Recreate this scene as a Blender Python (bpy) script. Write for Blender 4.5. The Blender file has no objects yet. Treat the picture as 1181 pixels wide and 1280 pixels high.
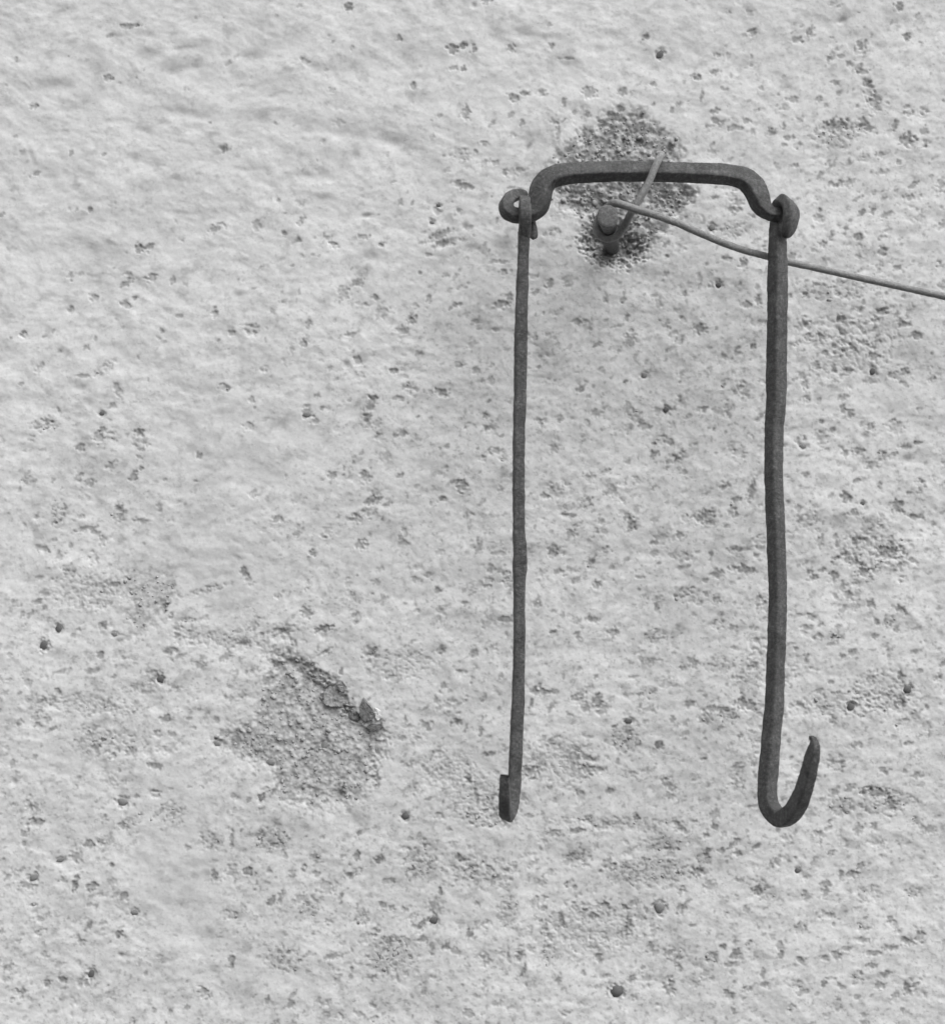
import bpy, math, random
import numpy as np
from mathutils import Vector, noise as mnoise

random.seed(7)
rng = np.random.default_rng(7)
sc = bpy.context.scene
col = sc.collection
R = math.radians

# ------------------------------------------------------------------ camera, sky, sun, exposure
S = 0.0007            # metres per unit; the wall is measured in units of 0.7 mm
D = 1758.0            # camera distance from the wall, in units
CX, CY = 590.5, 640.0
OFF = 32.0            # how much farther than a hand's breadth the ironwork stands off the wall

cam = bpy.data.cameras.new('camera')
camo = bpy.data.objects.new('camera', cam)
col.objects.link(camo)
camo.location = (0, -D * S, 0)
camo.rotation_euler = (R(90), 0, 0)
cam.sensor_fit = 'VERTICAL'
cam.sensor_height = 36.0
cam.lens = 36.0 * D / 1280.0
cam.clip_start = 0.01
cam.clip_end = 50
cam.dof.use_dof = True
cam.dof.focus_distance = (D - 75) * S
cam.dof.aperture_fstop = 4.0
sc.camera = camo

SUN_EL, SUN_AZ = 54.0, 46.0     # elevation; azimuth to the right of the camera's back
w = bpy.data.worlds.new('World')
sc.world = w
w.use_nodes = True
nt = w.node_tree
bg = nt.nodes['Background']
sky = nt.nodes.new('ShaderNodeTexSky')
sky.sky_type = 'NISHITA'
sky.sun_disc = False
sky.sun_elevation = R(SUN_EL)
sky.sun_rotation = R(180 - SUN_AZ)
sky.air_density = 1.0
sky.dust_density = 3.0
bw = nt.nodes.new('ShaderNodeRGBToBW')       # black and white photograph: neutral daylight
nt.links.new(sky.outputs[0], bw.inputs[0])
nt.links.new(bw.outputs[0], bg.inputs[0])
bg.inputs[1].default_value = 0.135

sl = bpy.data.lights.new('sun', 'SUN')
sl.energy = 1.1
sl.angle = R(60)
sl.color = (1, 1, 1)
so = bpy.data.objects.new('sun', sl)
col.objects.link(so)
sd = Vector((math.sin(R(SUN_AZ)) * math.cos(R(SUN_EL)), -math.cos(R(SUN_AZ)) * math.cos(R(SUN_EL)), math.sin(R(SUN_EL))))
so.rotation_euler = sd.to_track_quat('Z', 'Y').to_euler()
so.location = sd * 3

sc.view_settings.view_transform = 'Standard'
sc.view_settings.look = 'None'
sc.view_settings.gamma = 1
sc.view_settings.exposure = 0.74
sc.render.resolution_x = 944
sc.render.resolution_y = 1024

# ------------------------------------------------------------------ helpers
def pt(px, py, d):
    k = (D - d) / D
    return Vector(((px - CX) * k * S, -d * S, (CY - py) * k * S))


def tag(o, label=None, cat=None, group=None, kind=None):
    if label: o['label'] = label
    if cat: o['category'] = cat
    if group: o['group'] = group
    if kind: o['kind'] = kind


def empty(name, loc):
    o = bpy.data.objects.new(name, None)
    o.empty_display_size = 0.02
    o.location = loc
    col.objects.link(o)
    return o


def mesh_np(name, V, F, mat, parent=None, smooth=True, attrs=None, normals=None, origin=None):
    V = np.asarray(V, dtype=np.float32)
    F = np.asarray(F, dtype=np.int32)
    if origin is not None:
        V = V - np.array(origin, dtype=np.float32)
    me = bpy.data.meshes.new(name)
    n = F.shape[1]
    me.vertices.add(len(V)); me.vertices.foreach_set('co', V.ravel())
    me.loops.add(F.size); me.loops.foreach_set('vertex_index', F.ravel())
    me.polygons.add(len(F))
    me.polygons.foreach_set('loop_start', np.arange(0, F.size, n, dtype=np.int32))
    me.polygons.foreach_set('use_smooth', np.full(len(F), smooth))
    me.update(calc_edges=True)
    if attrs:
        for k, a in attrs.items():
            at = me.attributes.new(k, 'FLOAT', 'POINT')
            at.data.foreach_set('value', np.asarray(a, dtype=np.float32).ravel())
    if normals is not None:
        me.normals_split_custom_set_from_vertices(normals.tolist())
    me.materials.append(mat)
    o = bpy.data.objects.new(name, me)
    col.objects.link(o)
    if parent is not None:
        o.parent = parent
    if origin is not None:
        o.location = origin
    return o


# ------------------------------------------------------------------ materials
def new_mat(name):
    m = bpy.data.materials.new(name)
    m.use_nodes = True
    t = m.node_tree
    b = t.nodes['Principled BSDF']
    return m, t, b


def N(t, typ, **kw):
    n = t.nodes.new(typ)
    for k, v in kw.items():
        setattr(n, k, v)
    return n


def noise_node(t, scale, detail=4, rough=0.55, coord=None, dist=0.0):
    n = N(t, 'ShaderNodeTexNoise')
    n.inputs['Scale'].default_value = scale
    n.inputs['Detail'].default_value = detail
    n.inputs['Roughness'].default_value = rough
    n.inputs['Distortion'].default_value = dist
    if coord is not None:
        t.links.new(coord, n.inputs['Vector'])
    return n.outputs['Fac']


def ramp(t, fac, stops):
    r = N(t, 'ShaderNodeValToRGB')
    e = r.color_ramp.elements
    while len(e) < len(stops):
        e.new(0.5)
    for i, (p, v) in enumerate(stops):
        e[i].position = p
        e[i].color = (v, v, v, 1)
    t.links.new(fac, r.inputs[0])
    return r.outputs[0]


def mixc(t, fac, a, b, mode='MIX'):
    m = N(t, 'ShaderNodeMix', data_type='RGBA', blend_type=mode)
    for sock, v in ((m.inputs[0], fac), (m.inputs[6], a), (m.inputs[7], b)):
        if isinstance(v, (int, float)):
            sock.default_value = v if sock == m.inputs[0] else (v, v, v, 1)
        else:
            t.links.new(v, sock)
    return m.outputs[2]


def bump(t, b, height, strength, dist):
    n = N(t, 'ShaderNodeBump')
    n.inputs['Strength'].default_value = strength
    n.inputs['Distance'].default_value = dist
    t.links.new(height, n.inputs['Height'])
    t.links.new(n.outputs[0], b.inputs['Normal'])
    return n


def plaster_material():
    m, t, b = new_mat('limewashed_plaster')
    co = N(t, 'ShaderNodeTexCoord').outputs['Object']
    dirt_shade = N(t, 'ShaderNodeAttribute', attribute_name='dirt_shade').outputs['Fac']  # dirt, plus painted shade below the peg and along broken edges
    mort = N(t, 'ShaderNodeAttribute', attribute_name='mortar').outputs['Fac']
    wear = N(t, 'ShaderNodeAttribute', attribute_name='wear').outputs['Fac']
    lime = ramp(t, noise_node(t, 14, 6, 0.6, co), [(0.3, 0.66), (0.7, 0.74)])
    lime2 = ramp(t, noise_node(t, 420, 5, 0.65, co), [(0.25, 0.86), (0.5, 1.0), (0.8, 1.05)])
    lime = mixc(t, 1.0, lime, lime2, 'MULTIPLY')
    # thin places in the wash where grey sand shows
    lime = mixc(t, wear, lime, 0.34)
    mcol = ramp(t, noise_node(t, 300, 6, 0.75, co), [(0.32, 0.12), (0.48, 0.26), (0.68, 0.46)])
    # fine grey flecks of sand in the wash
    fl = ramp(t, noise_node(t, 640, 4, 0.7, co), [(0.60, 0.0), (0.70, 0.45)])
    mp = N(t, 'ShaderNodeMapping'); mp.inputs['Rotation'].default_value = (0, R(28), 0); mp.inputs['Scale'].default_value = (0.45, 1, 1.3)
    t.links.new(co, mp.inputs[0])
    fl2 = ramp(t, noise_node(t, 330, 5, 0.72, mp.outputs[0]), [(0.62, 0.0), (0.72, 0.6)])
    lime = mixc(t, fl, lime, 0.40)
    lime = mixc(t, fl2, lime, 0.33)
    c = mixc(t, mort, lime, mcol)
    dcol = ramp(t, noise_node(t, 260, 4, 0.7, co), [(0.3, 0.07), (0.7, 0.19)])
    c = mixc(t, dirt_shade, c, dcol)
    t.links.new(c, b.inputs['Base Color'])
    b.inputs['Roughness'].default_value = 0.93
    b.inputs['Specular IOR Level'].default_value = 0.25
    hgt = noise_node(t, 520, 6, 0.7, co)
    bump(t, b, hgt, 0.25, 0.0005)
    return m


def iron_material(name='forged_iron', lo=0.046, hi=0.145, sc_=90, k=0.42):
    m, t, b = new_mat(name)
    co = N(t, 'ShaderNodeTexCoord').outputs['Object']
    n1 = ramp(t, noise_node(t, sc_, 6, 0.7, co), [(0.3, lo), (0.55, (lo + hi) / 2), (0.75, hi)])
    n2 = ramp(t, noise_node(t, 430, 4, 0.62, co), [(0.34, 1 - 0.8 * k), (0.47, 1 - 0.15 * k), (0.56, 1 + 0.25 * k), (0.66, 1 + 1.7 * k)])
    c = mixc(t, 1.0, n1, n2, 'MULTIPLY')
    t.links.new(c, b.inputs['Base Color'])
    b.inputs['Roughness'].default_value = 0.55
    b.inputs['Specular IOR Level'].default_value = 0.5
    h = noise_node(t, 380, 8, 0.8, co)
    bump(t, b, h, 1.0, 0.0018)
    return m


def stone_material(name, lo, hi):
    m, t, b = new_mat(name)
    co = N(t, 'ShaderNodeTexCoord').outputs['Object']
    c = ramp(t, noise_node(t, 330, 5, 0.65, co), [(0.3, lo), (0.7, hi)])
    t.links.new(c, b.inputs['Base Color'])
    b.inputs['Roughness'].default_value = 0.85
    bump(t, b, noise_node(t, 900, 3, 0.6, co), 0.4, 0.0004)
    return m


M_plaster = plaster_material()
M_iron = iron_material()
M_peg = iron_material('peg_iron', 0.11, 0.22, 220, 0.4)
M_wire = iron_material('wire_iron', 0.24, 0.34, 200, 0.2)
M_stone_dark = stone_material('dark_pebble', 0.07, 0.19)
M_stone_mid = stone_material('grey_pebble', 0.13, 0.36)
M_grit = stone_material('mortar_grit', 0.19, 0.50)

# ------------------------------------------------------------------ the wall: a relief of real height
def hash2(ix, iy, seed):
    h = (ix.astype(np.uint32) * np.uint32(374761393) + iy.astype(np.uint32) * np.uint32(668265263)
         + np.uint32(seed * 2246822519 & 0xffffffff))
    h = (h ^ (h >> np.uint32(13))) * np.uint32(1274126177)
    return (h ^ (h >> np.uint32(16)))


def perlin(x, y, seed):
    x0 = np.floor(x); y0 = np.floor(y)
    fx = (x - x0).astype(np.float32); fy = (y - y0).astype(np.float32)
    ix = x0.astype(np.int64); iy = y0.astype(np.int64)
    u = fx * fx * fx * (fx * (fx * 6 - 15) + 10); v = fy * fy * fy * (fy * (fy * 6 - 15) + 10)

    def g(i, j):
        a = hash2(ix + i, iy + j, seed).astype(np.float32) * np.float32(2 * math.pi / 4294967296.0)
        return np.cos(a) * (fx - i) + np.sin(a) * (fy - j)
    a = g(0, 0); b = g(1, 0); c = g(0, 1); d = g(1, 1)
    return ((a + u * (b - a)) * (1 - v) + (c + u * (d - c)) * v) * 1.5


def fbm(x, y, seed, octs=4, gain=0.5):
    s = 0; a = 1.0; t = 0
    for i in range(octs):
        c, q = math.cos(0.6 + i * 0.9), math.sin(0.6 + i * 0.9)
        f = 2.03 ** i
        s = s + a * perlin((x * c - y * q) * f + 17.3 * i, (x * q + y * c) * f - 9.1 * i, seed + i)
        t += a; a *= gain
    return s / t


def sstep(a, b, x):
    t = np.clip((x - a) / (b - a), 0, 1)
    return t * t * (3 - 2 * t)


SP = 1.3
def axis(lo, hi):
    mid = np.arange(lo, hi + SP, SP)
    out = []; v = 0; st = SP
    while v < 1000:
        st = min(st * 1.07, 26); v += st; out.append(v)
    out = np.array(out)
    return np.concatenate([(lo - out)[::-1], mid, mid[-1] + out])

ax = axis(-40, 1222); ay = axis(-40, 1320)
X, Y = np.meshgrid(ax, ay)
X = X.astype(np.float32); Y = Y.astype(np.float32)
ny, nx = X.shape

# tooling direction drifts across the wall: strokes fall to the right at top left
wx = X + 14 * perlin(X / 90, Y / 90, 3); wy = Y + 14 * perlin(X / 90, Y / 90, 4)
ang = R(12)
sx = wx * math.cos(ang) + wy * math.sin(ang) * -1
sy = wx * math.sin(ang) * -1 * -0.0 + wy * math.cos(ang) - wx * math.sin(ang)
N_lo = fbm(X / 260, Y / 200, 11, 3)
N_st = fbm(sx / 95, sy / 30, 21, 4, 0.55)
N_st2 = fbm(sx / 34, sy / 11, 31, 3, 0.55)
N_med = fbm(wx / 17, wy / 14, 41, 3)
N_fine = fbm(X / 5.5, Y / 5.0, 51, 2)
N_vf = perlin((X * .8 - Y * .6) / 3.7, (X * .6 + Y * .8) / 3.7, 61)
N_edge = fbm(X / 6.5, Y / 6.5, 71, 3, 0.6)
N_edge2 = perlin(X / 22, Y / 22, 75)
N_speck = fbm(X / 6.0, Y / 5.0, 81, 3, 0.65)
N_cl = fbm(X / 70, Y / 60, 91, 3)

# how coarse and pitted the coat is
coarse = 0.25 + 0.75 * sstep(200, 760, Y * 0.75 + X * 0.42)
coarse = np.clip(coarse + 0.35 * N_cl, 0.08, 1.2)


def ell(x, y, rx, ry, a=0, soft=0.3, warp=0.25):
    c, s = math.cos(R(a)), math.sin(R(a))
    dx, dy = X - x, Y - y
    u = (dx * c - dy * s) / rx; v = (dx * s + dy * c) / ry
    r = np.sqrt(u * u + v * v) + warp * N_edge + warp * 0.6 * N_edge2
    return 1 - sstep(1 - soft, 1 + soft, r)


smooth = np.maximum.reduce([ell(270, 700, 90, 62, -12), ell(225, 1080, 55, 130, 8), ell(80, 945, 48, 20, 5),
                            ell(300, 560, 110, 70, 0, 0.5), ell(340, 1215, 60, 40, 0, .5) * .7, ell(1100, 500, 70, 22) * .6,
                            ell(470, 700, 60, 40, 0, .5) * .6])
coarse = coarse * (1 - 0.6 * smooth)

streaky = np.clip(1.1 - coarse, 0.25, 1)
N_b = fbm(X / 42, Y / 34, 141, 3)
H = 5 * N_lo + 0.9 * N_st * streaky + 1.7 * N_b + 0.22 * N_st2 * streaky * (1 - 0.6 * smooth) + N_med * (0.34 + 0.42 * coarse) * (1 - 0.5 * smooth)
N_clump = fbm(X / 13, Y / 12, 151, 3)
N_w3 = perlin(X / 3.6 + 7, Y / 3.6, 161)
H += N_fine * (0.08 + 0.11 * coarse) + 0.05 * N_vf
dirt_shade = np.zeros_like(X); mortar = np.zeros_like(X)
wear = np.clip(sstep(0.12, 0.55, N_speck + 0.35 * N_st2) * 0.55 * (0.15 + coarse), 0, 1) + 0.16 * smooth * (0.6 + N_st)
wear = np.clip(wear + 0.26 * sstep(0.0, 0.5, fbm(sx / 60, sy / 38, 131, 4)) + 0.42 * sstep(0.05, 0.5, fbm(wx / 23, wy / 20, 171, 4, 0.62))
               + 0.3 * coarse * sstep(0.12, 0.45, fbm(X / 9, Y / 7.5, 181, 3, 0.6)), 0, 1)


def win(x, y, r):
    i0, i1 = np.searchsorted(ax, [x - r, x + r]); j0, j1 = np.searchsorted(ay, [y - r, y + r])
    return slice(j0, j1 + 1), slice(i0, i1 + 1)


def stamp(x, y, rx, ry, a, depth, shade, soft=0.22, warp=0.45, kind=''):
    w_ = win(x, y, max(rx, ry) * 1.7 + 4)
    xx, yy = X[w_] - x, Y[w_] - y
    if xx.size < 4: return
    c, s = math.cos(R(a)), math.sin(R(a))
    u = (xx * c - yy * s) / rx; v = (xx * s + yy * c) / ry
    r = np.sqrt(u * u + v * v)
    e = N_edge[w_]
    if kind == 's':                                  # soft hollow
        m = np.exp(-1.3 * r * r)
        H[w_] -= depth * m
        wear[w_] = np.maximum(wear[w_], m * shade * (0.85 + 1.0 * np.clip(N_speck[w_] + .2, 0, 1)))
        return
    if kind == 'm':                                  # mottled, half bare place
        m = 1 - sstep(0.7, 1.2, r + 0.7 * e)
        sp = sstep(-0.05, 0.38, N_speck[w_] + 0.1)
        H[w_] -= 0.75 * depth * m * (0.35 + 0.8 * sp)
        wear[w_] = np.maximum(wear[w_], 0.6 * m * shade * (0.5 + N_clump[w_]))
        mortar[w_] = np.maximum(mortar[w_], m * (0.25 + 0.5 * sp) * shade)
        dirt_shade[w_] = np.maximum(dirt_shade[w_], m * sstep(0.12, 0.4, N_speck[w_]) * 0.62 * shade)
        return
    r = r + warp * (e * 1.6 + 0.85 * N_w3[w_])
    m = 1 - sstep(1 - soft, 1 + soft, r)
    depth *= 0.46
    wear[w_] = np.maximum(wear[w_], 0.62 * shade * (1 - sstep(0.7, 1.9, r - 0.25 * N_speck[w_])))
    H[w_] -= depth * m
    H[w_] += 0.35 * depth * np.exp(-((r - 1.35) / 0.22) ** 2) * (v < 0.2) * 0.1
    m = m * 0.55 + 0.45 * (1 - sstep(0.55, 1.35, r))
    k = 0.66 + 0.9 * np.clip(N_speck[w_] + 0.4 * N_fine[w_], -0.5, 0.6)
    dirt_shade[w_] = np.maximum(dirt_shade[w_], m * shade * np.clip(k, 0, 1))


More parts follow.
